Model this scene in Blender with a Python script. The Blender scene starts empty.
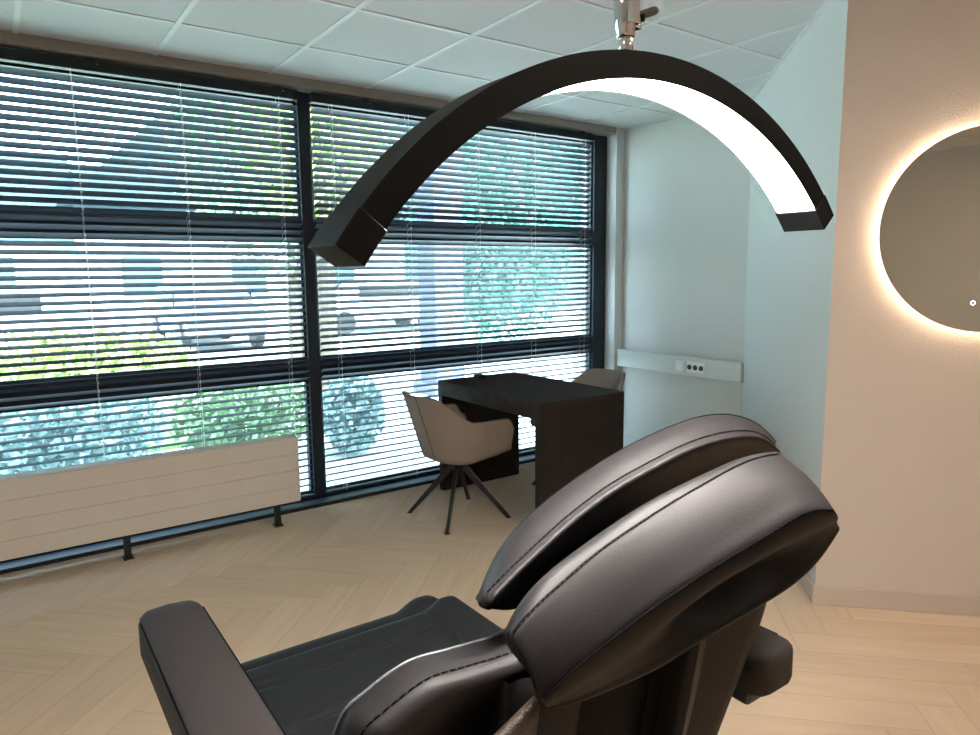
import bpy, bmesh, math, random
from mathutils import Vector, Matrix
import numpy as np

S = bpy.context.scene
COL = S.collection
PI = math.pi
rnd = random.Random(7)

# ------------------------------------------------------------------ camera
EYE = Vector((0.0, 0.0, 1.459))
FPX = 692.94
YAW, PITCH, ROLL = math.radians(54.5869), math.radians(-7.7943), math.radians(-0.5835)
F_ = Vector((math.cos(YAW)*math.cos(PITCH), math.sin(YAW)*math.cos(PITCH), math.sin(PITCH)))
R0 = Vector((math.sin(YAW), -math.cos(YAW), 0.0))
U0 = R0.cross(F_)
R_ = R0*math.cos(ROLL) + U0*math.sin(ROLL)
U_ = -R0*math.sin(ROLL) + U0*math.cos(ROLL)
cam_d = bpy.data.cameras.new('camera')
cam_d.sensor_width = 36.0
cam_d.lens = 36.0*FPX/980.0
cam_d.clip_start = 0.02
cam_d.clip_end = 300
cam = bpy.data.objects.new('camera', cam_d)
COL.objects.link(cam)
m = Matrix.Identity(4)
for i in range(3):
    m[i][0], m[i][1], m[i][2], m[i][3] = R_[i], U_[i], -F_[i], EYE[i]
cam.matrix_world = m
S.camera = cam

# ------------------------------------------------------------------ sky, sun, exposure
SKY, SUN, LED, PANEL, HALO = 3.0, 11.0, 240.0, 13.5, 15.0
w = bpy.data.worlds.new('sky'); S.world = w; w.use_nodes = True
nt = w.node_tree
bg = nt.nodes['Background']
sky = nt.nodes.new('ShaderNodeTexSky')
sky.sky_type = 'NISHITA'; sky.sun_disc = False
sky.sun_elevation = math.radians(48); sky.sun_rotation = math.radians(160)
sky.air_density = 1.0; sky.dust_density = 2.0
hs_ = nt.nodes.new('ShaderNodeHueSaturation'); hs_.inputs['Saturation'].default_value = .45
nt.links.new(sky.outputs[0], hs_.inputs['Color']); nt.links.new(hs_.outputs[0], bg.inputs[0]); bg.inputs[1].default_value = SKY
sd = bpy.data.lights.new('sun', 'SUN'); sd.energy = SUN; sd.angle = math.radians(0.6); sd.color = (1, .95, .86)
so = bpy.data.objects.new('sun', sd); COL.objects.link(so)
so.rotation_euler = (math.radians(42), 0, math.radians(-28))   # from behind the building, shining away over the street
S.view_settings.view_transform = 'Standard'
S.view_settings.look = 'None'
S.view_settings.exposure = 0.62
S.view_settings.gamma = 1.0
S.view_settings.use_curve_mapping = False
try:
    S.cycles.use_denoising = True
    S.cycles.max_bounces = 10; S.cycles.diffuse_bounces = 5; S.cycles.transparent_max_bounces = 16
    S.cycles.sample_clamp_indirect = 8
except Exception:
    pass

# ------------------------------------------------------------------ helpers
def at(x, y, Y):
    'the point of the plane Y = const that the photo shows at a pixel'
    d = F_ + R_*((x-490)/FPX) - U_*((y-367.5)/FPX)
    return EYE + d*(Y/d.y)
def atz(x, y, z):
    d = F_ + R_*((x-490)/FPX) - U_*((y-367.5)/FPX)
    return EYE + d*((z-EYE.z)/d.z)

def link(name, bm, mat=None, parent=None, smooth=False, bevel=0, loc=None):
    me = bpy.data.meshes.new(name)
    bm.normal_update(); bm.to_mesh(me); bm.free()
    o = bpy.data.objects.new(name, me); COL.objects.link(o)
    if mat: me.materials.append(mat)
    if parent: o.parent = parent
    if loc: o.location = loc
    if smooth:
        for p in me.polygons: p.use_smooth = True
    if bevel:
        b = o.modifiers.new('b', 'BEVEL'); b.width = bevel; b.segments = 3; b.limit_method = 'ANGLE'
        b.harden_normals = False
    return o
def tag(o, label=None, cat=None, group=None, kind=None):
    if label: o['label'] = label
    if cat: o['category'] = cat
    if group: o['group'] = group
    if kind: o['kind'] = kind
    return o
def empty(name, loc=(0,0,0), rz=0, **k):
    o = bpy.data.objects.new(name, None); COL.objects.link(o)
    o.location = loc; o.rotation_euler = (0, 0, rz); o.empty_display_size = .1
    return tag(o, **k)
def box(bm, x0, x1, y0, y1, z0, z1, M=None):
    vs = [bm.verts.new((x, y, z)) for x in (x0, x1) for y in (y0, y1) for z in (z0, z1)]
    if M is not None:
        for v in vs: v.co = M @ v.co
    for f in ((0,1,3,2),(4,6,7,5),(0,4,5,1),(2,3,7,6),(0,2,6,4),(1,5,7,3)):
        bm.faces.new([vs[i] for i in f])
    return bm
def BX(*a): 
    bm = bmesh.new()
    return box(bm, *a)
def prism(bm, pts, z0, z1):
    a = [bm.verts.new((p[0], p[1], z0)) for p in pts]; b = [bm.verts.new((p[0], p[1], z1)) for p in pts]
    n = len(pts)
    bm.faces.new(a[::-1]); bm.faces.new(b)
    for i in range(n): bm.faces.new((a[i], a[(i+1)%n], b[(i+1)%n], b[i]))
    bmesh.ops.recalc_face_normals(bm, faces=bm.faces)
    return bm
def frame_of(d):
    d = d.normalized(); u = d.orthogonal().normalized(); return u, d.cross(u)
def tube(bm, pts, rad, n=12, cap=True):
    pts = [Vector(p) for p in pts]
    if not hasattr(rad, '__len__'): rad = [rad]*len(pts)
    rings = []; u = None
    for i, p in enumerate(pts):
        d = (pts[min(i+1, len(pts)-1)] - pts[max(i-1, 0)]).normalized()
        if u is None: u = d.orthogonal().normalized()
        u = (u - d*u.dot(d)).normalized(); v = d.cross(u)
        rings.append([bm.verts.new(p + (u*math.cos(2*PI*k/n) + v*math.sin(2*PI*k/n))*rad[i]) for k in range(n)])
    for a, b in zip(rings, rings[1:]):
        for k in range(n): bm.faces.new((a[k], a[(k+1)%n], b[(k+1)%n], b[k]))
    if cap: bm.faces.new(rings[0][::-1]); bm.faces.new(rings[-1])
    return bm
def bar(bm, a, b, w, h, up=(0,0,1), w2=None, h2=None):
    'a rectangular bar from a to b'
    a = Vector(a); b = Vector(b); d = (b-a).normalized(); s = d.cross(Vector(up)).normalized(); t = s.cross(d)
    w2 = w2 or w; h2 = h2 or h
    va = [bm.verts.new(a + s*x*w/2 + t*y*h/2) for x, y in ((-1,-1),(1,-1),(1,1),(-1,1))]
    vb = [bm.verts.new(b + s*x*w2/2 + t*y*h2/2) for x, y in ((-1,-1),(1,-1),(1,1),(-1,1))]
    bm.faces.new(va[::-1]); bm.faces.new(vb)
    for i in range(4): bm.faces.new((va[i], va[(i+1)%4], vb[(i+1)%4], vb[i]))
    bmesh.ops.recalc_face_normals(bm, faces=bm.faces)
    return bm
def lathe(bm, prof, c=(0,0,0), n=48):
    c = Vector(c); rings = []
    for r, z in prof:
        if r < 1e-5: rings.append([bm.verts.new(c + Vector((0,0,z)))])
        else: rings.append([bm.verts.new(c + Vector((r*math.cos(2*PI*k/n), r*math.sin(2*PI*k/n), z))) for k in range(n)])
    for a, b in zip(rings, rings[1:]):
        for k in range(n):
            A = a[k % len(a)]; B = a[(k+1) % len(a)]; C_ = b[(k+1) % len(b)]; D = b[k % len(b)]
            f = []
            for v in (A, B, C_, D):
                if v not in f: f.append(v)
            if len(f) > 2: bm.faces.new(f)
    bmesh.ops.recalc_face_normals(bm, faces=bm.faces)
    return bm
def cat(P, n, closed=False):
    'Catmull-Rom through the points P, n samples'
    P = [Vector(p) for p in P]; m_ = len(P); out = []
    segs = m_ if closed else m_-1
    cnt = n if closed else n-1
    for i in range(n):
        t = i/cnt*segs
        k = min(int(t), segs-1); t -= k
        if closed: a, b, c, d = P[(k-1)%m_], P[k%m_], P[(k+1)%m_], P[(k+2)%m_]
        else:
            a = P[max(k-1,0)]; b = P[k]; c = P[k+1]; d = P[min(k+2, m_-1)]
        out.append(0.5*((2*b) + (c-a)*t + (2*a-5*b+4*c-d)*t*t + (3*b-a-3*c+d)*t**3))
    return out
def even(P, n):
    'resample a polyline to n points at equal arc length'
    P = cat(P, 12*len(P)); L = [0]
    for a, b in zip(P, P[1:]): L.append(L[-1] + (b-a).length)
    out = []; j = 0
    for i in range(n):
        s = L[-1]*i/(n-1)
        while j < len(L)-2 and L[j+1] < s: j += 1
        k = (s-L[j])/max(L[j+1]-L[j], 1e-9)
        out.append(P[j].lerp(P[j+1], min(max(k,0),1)))
    return out
def skin(bm, loops, cap=True, closed=True):
    V = [[bm.verts.new(p) for p in L] for L in loops]
    n = len(V[0])
    for a, b in zip(V, V[1:]):
        for k in range(n if closed else n-1):
            bm.faces.new((a[k], a[(k+1)%n], b[(k+1)%n], b[k]))
    if cap: bm.faces.new(V[0][::-1]); bm.faces.new(V[-1])
    bmesh.ops.recalc_face_normals(bm, faces=bm.faces)
    return bm
def stitches(P, length=.0065, gap=.003, r=.0010, off=Vector((0,0,0))):
    'a row of thread stitches along a polyline'
    bm = bmesh.new()
    L = [0]
    for a, b in zip(P, P[1:]): L.append(L[-1] + (b-a).length)
    def pt(s):
        for j in range(len(L)-1):
            if L[j+1] >= s: return P[j].lerp(P[j+1], (s-L[j])/max(L[j+1]-L[j],1e-9))
        return P[-1]
    s = 0
    while s + length < L[-1]:
        tube(bm, [pt(s)+off, pt(s+length)+off], r, 5); s += length + gap
    return bm

# ------------------------------------------------------------------ materials
def mat(name, col, rough=.5, metal=0, bump=0, bscale=200, var=0, vscale=4, spec=.5, coat=0, detail=3):
    M = bpy.data.materials.new(name); M.use_nodes = True
    N = M.node_tree.nodes; L = M.node_tree.links; b = N['Principled BSDF']
    b.inputs['Base Color'].default_value = (*col, 1); b.inputs['Roughness'].default_value = rough
    b.inputs['Metallic'].default_value = metal
    b.inputs['Specular IOR Level'].default_value = spec
    if coat: b.inputs['Coat Weight'].default_value = coat
    tc = N.new('ShaderNodeTexCoord')
    if var:
        n = N.new('ShaderNodeTexNoise'); n.inputs['Scale'].default_value = vscale; n.inputs['Detail'].default_value = 4
        L.new(tc.outputs['Object'], n.inputs['Vector'])
        r = N.new('ShaderNodeMapRange'); r.inputs[3].default_value = 1-var; r.inputs[4].default_value = 1+var
        L.new(n.outputs[0], r.inputs[0])
        mx = N.new('ShaderNodeVectorMath'); mx.operation = 'SCALE'; mx.inputs[0].default_value = col
        L.new(r.outputs[0], mx.inputs['Scale']); L.new(mx.outputs[0], b.inputs['Base Color'])
    if bump:
        n = N.new('ShaderNodeTexNoise'); n.inputs['Scale'].default_value = bscale; n.inputs['Detail'].default_value = detail
        L.new(tc.outputs['Object'], n.inputs['Vector'])
        bp = N.new('ShaderNodeBump'); bp.inputs['Strength'].default_value = bump; bp.inputs['Distance'].default_value = .002
        L.new(n.outputs[0], bp.inputs['Height']); L.new(bp.outputs[0], b.inputs['Normal'])
    return M
def emis(name, col, s):
    M = bpy.data.materials.new(name); M.use_nodes = True
    N = M.node_tree.nodes; b = N['Principled BSDF']
    b.inputs['Base Color'].default_value = (.8,.8,.8,1)
    b.inputs['Emission Color'].default_value = (*col, 1); b.inputs['Emission Strength'].default_value = s
    return M
def wood(name, c1, c2, stretch=(1,1,12), rough=.45, scale=6):
    M = bpy.data.materials.new(name); M.use_nodes = True
    N = M.node_tree.nodes; L = M.node_tree.links; b = N['Principled BSDF']
    tc = N.new('ShaderNodeTexCoord'); mp = N.new('ShaderNodeMapping'); mp.inputs['Scale'].default_value = stretch
    L.new(tc.outputs['Object'], mp.inputs[0])
    n = N.new('ShaderNodeTexNoise'); n.inputs['Scale'].default_value = scale; n.inputs['Detail'].default_value = 6
    n.inputs['Distortion'].default_value = .6
    L.new(mp.outputs[0], n.inputs['Vector'])
    cr = N.new('ShaderNodeValToRGB'); cr.color_ramp.elements[0].position = .35; cr.color_ramp.elements[1].position = .68
    cr.color_ramp.elements[0].color = (*c1, 1); cr.color_ramp.elements[1].color = (*c2, 1)
    L.new(n.outputs[0], cr.inputs[0]); L.new(cr.outputs[0], b.inputs['Base Color'])
    b.inputs['Roughness'].default_value = rough; b.inputs['Specular IOR Level'].default_value = .25
    return M

M_wall = mat('white_wall_paint', (.60,.595,.57), .85, bump=.5, bscale=260, spec=.2)
M_pink = mat('beige_wall', (.59,.52,.47), .75, bump=1.0, bscale=150, spec=.3)  # warmer base colour for the right, far right and rear walls
M_lintel = mat('taupe_board', (.27,.245,.225), .5)
M_tile = mat('mineral_ceiling_tile', (.68,.685,.69), .9, bump=.4, bscale=500, var=.03, vscale=300, spec=.1)
M_grid = mat('white_enamel_grid', (.72,.74,.74), .5)
M_frame = mat('anthracite_frame', (.012,.018,.026), .4, spec=.3)
M_slat = mat('dark_blind_slat', (.055,.075,.10), .38, spec=.6)
M_cord = mat('blind_cord', (.8,.85,.88), .6)
M_rail = mat('blind_headrail', (.012,.018,.024), .45, spec=.3)
M_rad = mat('cream_enamel', (.66,.61,.55), .45)
M_black = mat('black_metal', (.012,.012,.014), .4)
M_leather = mat('black_leather', (.0075,.0068,.0074), .50, bump=.12, bscale=420, spec=.15)
M_leather2 = mat('charcoal_leather', (.0075,.0078,.0088), .5, bump=.12, bscale=420, spec=.22)
M_arm = mat('armrest_leather', (.026,.022,.022), .6, bump=.1, bscale=500, spec=.12)
M_grain = mat('brown_grained_leather', (.022,.014,.010), .4, bump=.8, bscale=500, spec=.45)
M_thread = mat('black_thread', (.002,.002,.0025), .9, spec=.05)
M_dark = mat('recess_shade_black', (.003,.003,.0035), .7, spec=.08)  # recess shade put into the colour, blacker than the leather around it
M_fabric = mat('taupe_fabric', (.29,.24,.21), .95, bump=.8, bscale=900, var=.14, vscale=260, spec=.1)
M_piping = mat('taupe_piping', (.17,.14,.12), .9)
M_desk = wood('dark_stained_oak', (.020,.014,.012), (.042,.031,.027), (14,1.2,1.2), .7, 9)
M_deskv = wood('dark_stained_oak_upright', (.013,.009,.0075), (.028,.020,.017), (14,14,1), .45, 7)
M_chrome = mat('chrome', (.75,.76,.78), .12, metal=1)
M_lampblk = mat('satin_black_aluminium', (.0025,.003,.004), .5, spec=.14)
M_wing = mat('cast_grey_metal', (.16,.155,.15), .4, metal=.6)
M_lampgry = mat('lamp_cap_plastic', (.003,.0034,.004), .5, spec=.16)
M_led = emis('led_diffuser', (1, .93, .86), LED)
M_panel = emis('ceiling_led_panel', (1, .84, .68), PANEL)
M_halo = emis('mirror_led_strip', (1, .74, .52), HALO)
M_mirror = mat('silvered_glass', (.62,.62,.57), .03, metal=1)
M_white = mat('white_plastic', (.85,.86,.86), .35)
M_trunk = mat('trunking_plastic', (.66,.68,.65), .4)
M_hole = mat('socket_hole', (.05,.05,.05), .6)
M_skirt = mat('skirting_paint', (.53,.45,.395), .5)
M_pave = mat('pale_paving', (.52,.52,.50), .9, var=.1, vscale=1.2)
M_soil = mat('lawn', (.10,.17,.05), .95, var=.3, vscale=3)
M_concrete = mat('pale_render', (.085,.09,.14), .9, var=.05)
M_brick = mat('slate_cladding', (.05,.085,.10), .8, var=.1)
M_wallout = mat('white_render', (.75,.77,.78), .9)
M_roof = mat('dark_roof_tile', (.03,.045,.055), .8, var=.15, vscale=6)
M_bark = mat('bark', (.10,.08,.06), .9, var=.3, vscale=20)
def leafmat(n, c): 
    M = mat(n, c, .55, var=.55, vscale=2.5)
    return M
M_leafA = leafmat('bright_leaf', (.24,.38,.20)); M_leafB = leafmat('deep_leaf', (.10,.22,.10)); M_leafC = leafmat('blue_green_leaf', (.38,.52,.50))
M_leafD = leafmat('yellow_green_leaf', (.30,.37,.11))

M_teal = mat('teal_cladding', (.045,.13,.14), .7, var=.4, vscale=.6)
M_leafE = leafmat('teal_leaf', (.09,.24,.19))
def glass_mat():
    M = bpy.data.materials.new('tinted_window_glass'); M.use_nodes = True
    N = M.node_tree.nodes; L = M.node_tree.links; N.clear()
    o = N.new('ShaderNodeOutputMaterial'); t = N.new('ShaderNodeBsdfTransparent'); t.inputs[0].default_value = (.78,.905,.93,1)
    g = N.new('ShaderNodeBsdfGlossy'); g.inputs['Roughness'].default_value = .02
    mx = N.new('ShaderNodeMixShader'); mx.inputs[0].default_value = .06
    L.new(t.outputs[0], mx.inputs[1]); L.new(g.outputs[0], mx.inputs[2]); L.new(mx.outputs[0], o.inputs[0])
    return M
M_glass = glass_mat()

def floor_mat():
    M = bpy.data.materials.new('light_oak_herringbone'); M.use_nodes = True
    N = M.node_tree.nodes; L = M.node_tree.links; b = N['Principled BSDF']
    uv = N.new('ShaderNodeUVMap'); uv.uv_map = 'UVMap'
    mp = N.new('ShaderNodeMapping'); mp.inputs['Scale'].default_value = (1.6, 16, 1)
    L.new(uv.outputs[0], mp.inputs[0])
    n = N.new('ShaderNodeTexNoise'); n.inputs['Scale'].default_value = 1.6; n.inputs['Detail'].default_value = 7; n.inputs['Distortion'].default_value = .5
    L.new(mp.outputs[0], n.inputs['Vector'])
    a = N.new('ShaderNodeAttribute'); a.attribute_name = 'plank'
    add = N.new('ShaderNodeMath'); add.operation = 'MULTIPLY_ADD'; add.inputs[1].default_value = .28
    L.new(a.outputs['Fac'], add.inputs[0])
    s = N.new('ShaderNodeMath'); s.operation = 'MULTIPLY'; s.inputs[1].default_value = .75
    L.new(n.outputs[0], s.inputs[0]); L.new(s.outputs[0], add.inputs[2])
    cr = N.new('ShaderNodeValToRGB'); cr.color_ramp.elements[0].position = .25; cr.color_ramp.elements[1].position = .85
    cr.color_ramp.elements[0].color = (.63,.475,.335,1); cr.color_ramp.elements[1].color = (.77,.60,.44,1)
    L.new(add.outputs[0], cr.inputs[0]); L.new(cr.outputs[0], b.inputs['Base Color'])
    b.inputs['Roughness'].default_value = .42
    return M
M_floor = floor_mat()
M_gap = mat('plank_joint', (.50,.40,.31), .8)

# ------------------------------------------------------------------ the setting
H = 2.597
WX, BX_, YW = -3.0, 4.26, 4.08
C0 = Vector((2.826, 1.528)); dd = Vector((.7193, .6947)); pp = Vector((.6947, -.7193))
C1 = Vector((BX_, C0.y + (BX_-C0.x)*dd.y/dd.x))
P1 = C0 + pp*2.6
YB = -3.2
def st(name, bm, m_, **k):
    return tag(link(name, bm, m_, **k), kind='structure')

# floor: herringbone planks laid at 45 degrees to the window
W_, n_ = .145, 5
me = bpy.data.meshes.new('floor')
ca = math.sqrt(.5); verts = []; faces = []; uvs = []; att = []; mi = []
def clip(poly, ax, lim, sgn):
    out = []
    for i in range(len(poly)):
        a, b = poly[i], poly[(i+1) % len(poly)]
        ia = sgn*(a[ax]-lim) <= 0; ib = sgn*(b[ax]-lim) <= 0
        if ia: out.append(a)
        if ia != ib:
            t = (lim-a[ax])/(b[ax]-a[ax]); out.append(tuple(a[k]+(b[k]-a[k])*t for k in range(len(a))))
    return out
def addp(poly, fac, mat_i, z):
    for ax, lim, sg in ((0, WX, -1), (0, 4.6, 1), (1, YB, -1), (1, 4.10, 1)):
        if len(poly) < 3: return
        poly = clip(poly, ax, lim, sg)
    if len(poly) < 3: return
    k = len(verts)
    for p in poly: verts.append((p[0], p[1], z)); 
    faces.append(list(range(k, k+len(poly)))); uvs.extend([(p[2], p[3]) for p in poly]); att.append(fac); mi.append(mat_i)
for i in range(-60, 60):
    for j in range(-60, 60):
        t = (i-j) % (2*n_)
        if t == 0: u0, v0, lu, lv, hz = i*W_, j*W_, n_*W_, W_, 1
        elif t == 2*n_-1: u0, v0, lu, lv, hz = i*W_, j*W_, W_, n_*W_, 0
        else: continue
        g = .0012
        cs = [(u0+g, v0+g), (u0+lu-g, v0+g), (u0+lu-g, v0+lv-g), (u0+g, v0+lv-g)]
        ox, oy = rnd.random()*30, rnd.random()*30
        P = []
        for (u, v) in cs:
            X = (u+v)*ca + .26; Y = (u-v)*ca + 2.48
            P.append((X, Y, (u-u0 if hz else v-v0)+ox, (v-v0 if hz else u-u0)+oy))
        if min(p[0] for p in P) > 4.7 or max(p[0] for p in P) < WX-.1 or min(p[1] for p in P) > 4.2 or max(p[1] for p in P) < YB-.1: continue
        a2 = sum((P[q][0]*P[(q+1)%4][1]-P[(q+1)%4][0]*P[q][1]) for q in range(4))
        if a2 < 0: P = P[::-1]
        addp(P, rnd.random(), 0, 0.0)
addp([(WX, YB, 0, 0), (4.6, YB, 1, 0), (4.6, 4.1, 1, 1), (WX, 4.1, 0, 1)], .5, 1, -.0015)
me.from_pydata(verts, [], faces); me.materials.append(M_floor); me.materials.append(M_gap)
ul = me.uv_layers.new(name='UVMap'); ul.data.foreach_set('uv', [c for u in uvs for c in u])
at_ = me.attributes.new('plank', 'FLOAT', 'FACE'); at_.data.foreach_set('value', att)
me.polygons.foreach_set('material_index', mi)
fl = bpy.data.objects.new('floor', me); COL.objects.link(fl); tag(fl, kind='structure')

st('ceiling', BX(WX-.2, 4.9, YB-.2, YW+.0, H, H+.2), M_tile)
bm = bmesh.new()
k = 3.53
while k > YB: box(bm, WX, 4.75, k-.012, k+.012, H-.004, H+.01); k -= .607
k = .789 - .6*6
while k < 4.7:
    if k > WX: box(bm, k-.012, k+.012, YB, YW, H-.0045, H+.01)
    k += .6
st('trim_1', bm, M_grid)                                    # T-bar grid of the suspended ceiling
bm = bmesh.new()                                            # edge angle along the walls
box(bm, BX_-.02, BX_, C1.y, YW, H-.006, H)
for A, B in ((C1, C0), (C0, P1)):
    dv = (B-A).normalized(); nn = Vector((dv.y, -dv.x))
    if nn.dot(Vector((-1, -1)) if A is not C1 else Vector((-.7, .7))) < 0: nn = -nn
    prism(bm, [A, B, B+nn*.02, A+nn*.02], H-.006, H)
st('trim_2', bm, M_grid)

st('wall_back', BX(BX_, BX_+.2, C1.y, YW+.4, 0, H), M_wall)
bm = bmesh.new(); prism(bm, [C0, C1, C1+Vector((.25, 0)), C0+Vector((.35, -.02))], 0, H)
st('wall_diagonal', bm, M_wall)
bm = bmesh.new(); prism(bm, [C0, C0+Vector((.02,.001)), P1+Vector((.15, .15)), P1], 0, H)
st('wall_right', bm, M_pink)
st('wall_far_right', BX(P1.x, P1.x+.2, YB, P1.y+.1, 0, H), M_pink)
st('wall_rear', BX(WX-.2, P1.x+.2, YB-.2, YB, 0, H), M_pink)
st('wall_left', BX(WX-.2, WX, YB, YW+.4, 0, H), M_wall)

# skirting on the pink wall and its return
def skirt(name, A, B, nn, h=.085, t=.012):
    bm = bmesh.new(); prism(bm, [A, B, B+nn*t, A+nn*t], 0, h)
    return st(name, bm, M_skirt, bevel=.003)
nP = -dd; nD = Vector((-dd.y, dd.x))
skirt('baseboard_right', C0+nD*.012, P1, nP)
skirt('baseboard_diagonal', C0+nP*.0, C1, nD)
st('baseboard_back', BX(BX_-.012, BX_, C1.y, YW, 0, .085), M_wall, bevel=.003)
st('baseboard_rear', BX(WX, P1.x, YB, YB+.012, 0, .085), M_skirt)

# window wall: lintel board, wall return beside the opening, reveal
XR = 4.17          # right side of the opening
YF = 4.19          # face of the window frame
XL = -2.6
st('wall_window', BX(XR, BX_, YW, YW+.4, 0, H), M_wall)
st('wall_window_left', BX(WX, XL, YW, YW+.4, 0, H), M_wall)
bm = bmesh.new(); box(bm, XL, XR, YW, YW+.4, 2.543, H+.1)
st('trim_3', bm, M_lintel, bevel=.012)
st('trim_4', BX(XL, XR, YW-.005, YF+.2, -.02, .022), M_frame, bevel=.004)   # black sill strip on the floor

# window frame + panes
zs = [(.022, .05), (.80, .925), (1.668, 1.778), (2.50, 2.55)]
win = empty('window_1', ((XL+XR)/2, YF, 0)); tag(win, kind='structure')
def local(o, p): o.matrix_parent_inverse = Matrix.Translation(-Vector(p.location)); return o
bm = bmesh.new()
for z0, z1 in zs: box(bm, XL, XR, YF, YF+.08, z0, z1)
xs = [(XL, XL+.07), (-.62, -.54), (1.578, 1.652), (4.03, XR)]
for x0, x1 in xs: box(bm, x0, x1, YF-.004, YF+.084, .022, 2.54)
local(link('window_frame', bm, M_frame, win, bevel=.004), win)
bm = bmesh.new()                                            # slim glazing beads round every light
for (xa, xb) in ((XL+.07, -.62), (-.54, 1.578), (1.652, 4.03)):
    for (za, zb) in ((.05, .80), (.925, 1.668), (1.778, 2.49)):
        for b_ in ((xa, xb, za, za+.016), (xa, xb, zb-.016, zb), (xa, xa+.016, za, zb), (xb-.016, xb, za, zb)):
            box(bm, b_[0], b_[1], YF+.02, YF+.06, b_[2], b_[3])
local(link('glazing_bead', bm, M_frame, win), win)
for (xa, xb) in ((XL+.07, -.62), (-.54, 1.578), (1.652, 4.03)):
    for (za, zb) in ((.05, .80), (.925, 1.668), (1.778, 2.49)):
        local(link('pane', BX(xa, xb, YF+.038, YF+.042, za, zb), M_glass, win), win)

# ------------------------------------------------------------------ venetian blinds
YBL = 4.137
TILT = math.radians(28)
def blind(x0, x1, ladders, label):
    r = empty('venetian_blind', ((x0+x1)/2, YBL, 2.53), label=label, cat='blind', group='venetian blinds at the window')
    def add(n, bm, m_, **k): return local(link(n, bm, m_, r, **k), r)
    add('headrail', BX(x0, x1, YBL-.026, YBL+.026, 2.478, 2.531), M_rail, bevel=.003)
    bm = bmesh.new(); z = 2.432; N = 0
    while z > .075:
        for sgn in (1,):
            prof = []
            for i in range(5):
                a = (i/4-.5)*.050; c_ = .0035*(1-(2*i/4-1)**2)
                y = a*math.cos(TILT) + c_*math.sin(TILT); zz = -a*math.sin(TILT) + c_*math.cos(TILT)
                prof.append((y, zz))
            top = [(y, zz+.0005) for y, zz in prof]; bot = [(y, zz-.0005) for y, zz in prof][::-1]
            loop = top+bot
            La = [Vector((x0+.004, YBL+y, z+zz)) for y, zz in loop]; Lb = [Vector((x1-.004, YBL+y, z+zz)) for y, zz in loop]
            va = [bm.verts.new(p) for p in La]; vb = [bm.verts.new(p) for p in Lb]
            for q in range(10): bm.faces.new((va[q], vb[q], vb[(q+1)%10], va[(q+1)%10]))
            bm.faces.new(va); bm.faces.new(vb[::-1])
        z -= .0425; N += 1
    add('slats', bm, M_slat, smooth=False)
    add('bottom_rail', BX(x0+.003, x1-.003, YBL-.024, YBL+.024, z+.004, z+.020), M_rail, bevel=.003)
    for lx in ladders:
        bm = bmesh.new()
        for dy in (-.026, .026): tube(bm, [(lx, YBL+dy, 2.48), (lx, YBL+dy, z+.01)], .0009, 5)
        zz = 2.432
        while zz > .075:
            a = .026; 
            tube(bm, [(lx, YBL-a, zz-.003+a*math.sin(TILT)), (lx, YBL+a, zz-.003-a*math.sin(TILT))], .0009, 4)
            lathe(bm, [(0,-.006),(.004,-.0035),(.005,0),(.004,.0035),(0,.006)], (lx, YBL-.027, zz+.004), 6)
            zz -= .0425
        add('ladder_cord', bm, M_cord)
    for bx_ in (x0+.35, (x0+x1)/2, x1-.12):
        bm = BX(bx_-.02, bx_+.02, YBL-.030, YBL-.02, 2.500, 2.536)
        tube(bm, [(bx_, YBL-.030, 2.512), (bx_, YBL-.037, 2.512)], .004, 8)
        add('mounting_bracket', bm, M_rail)
        add('bracket_screw', lathe(bmesh.new(), [(0,-.003),(.006,-.002),(.006,.002),(0,.003)], (bx_+.03, YBL-.029, 2.512), 10), M_chrome)
    return r
blind(-.57, 1.558, [-.35, .405, .91, 1.442], 'long dark venetian blind on the wide window above the cream radiator')
blind(-2.55, -.6, [-2.2, -1.6, -.95], 'venetian blind at the far left end of the window')
blind(1.640, 3.945, [1.767, 2.293, 2.85, 3.356, 3.86], 'dark venetian blind on the right-hand window behind the desk')
# ------------------------------------------------------------------ radiator
r = empty('radiator', (.0, 3.9, 0), label='long cream panel radiator with grooved front on black feet under the window', cat='radiator')
x0r, x1r = -1.6, 1.36
bm = bmesh.new(); n0, n1, tz, bz = 3.85, 3.955, .525, .145
ys = [bz, .238, .3335, .429, tz]; loop = [(n1, bz), (n1, tz), ]
pr = [(n0+.004, tz), (n0, tz-.004)]
for q in (.429, .3335, .238): pr += [(n0, q+.0025), (n0+.004, q+.001), (n0+.004, q-.001), (n0, q-.0025)]
pr += [(n0, bz), (n1, bz), (n1, tz)]
va = [bm.verts.new((x0r, y, z)) for y, z in pr]; vb = [bm.verts.new((x1r, y, z)) for y, z in pr]
for q in range(len(pr)): bm.faces.new((va[q], va[(q+1)%len(pr)], vb[(q+1)%len(pr)], vb[q]))
bm.faces.new(va); bm.faces.new(vb[::-1]); bmesh.ops.recalc_face_normals(bm, faces=bm.faces)
local(link('front_panel', bm, M_rad, r), r)
local(link('top_grille', BX(x0r+.02, x1r-.02, n0+.02, n1-.015, tz, tz+.002), M_rad, r), r)
local(link('end_cap', BX(x1r, x1r+.006, n0+.002, n1, bz+.002, tz-.001), M_rad, r, bevel=.002), r)
for fx in (-1.1, -.35, .453, 1.243):
    bm = BX(fx-.017, fx+.017, 3.90, 3.925, .008, .30)
    box(bm, fx-.024, fx+.024, 3.885, 3.94, 0, .008)
    local(link('leg', bm, M_black, r, bevel=.002), r)

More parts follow.
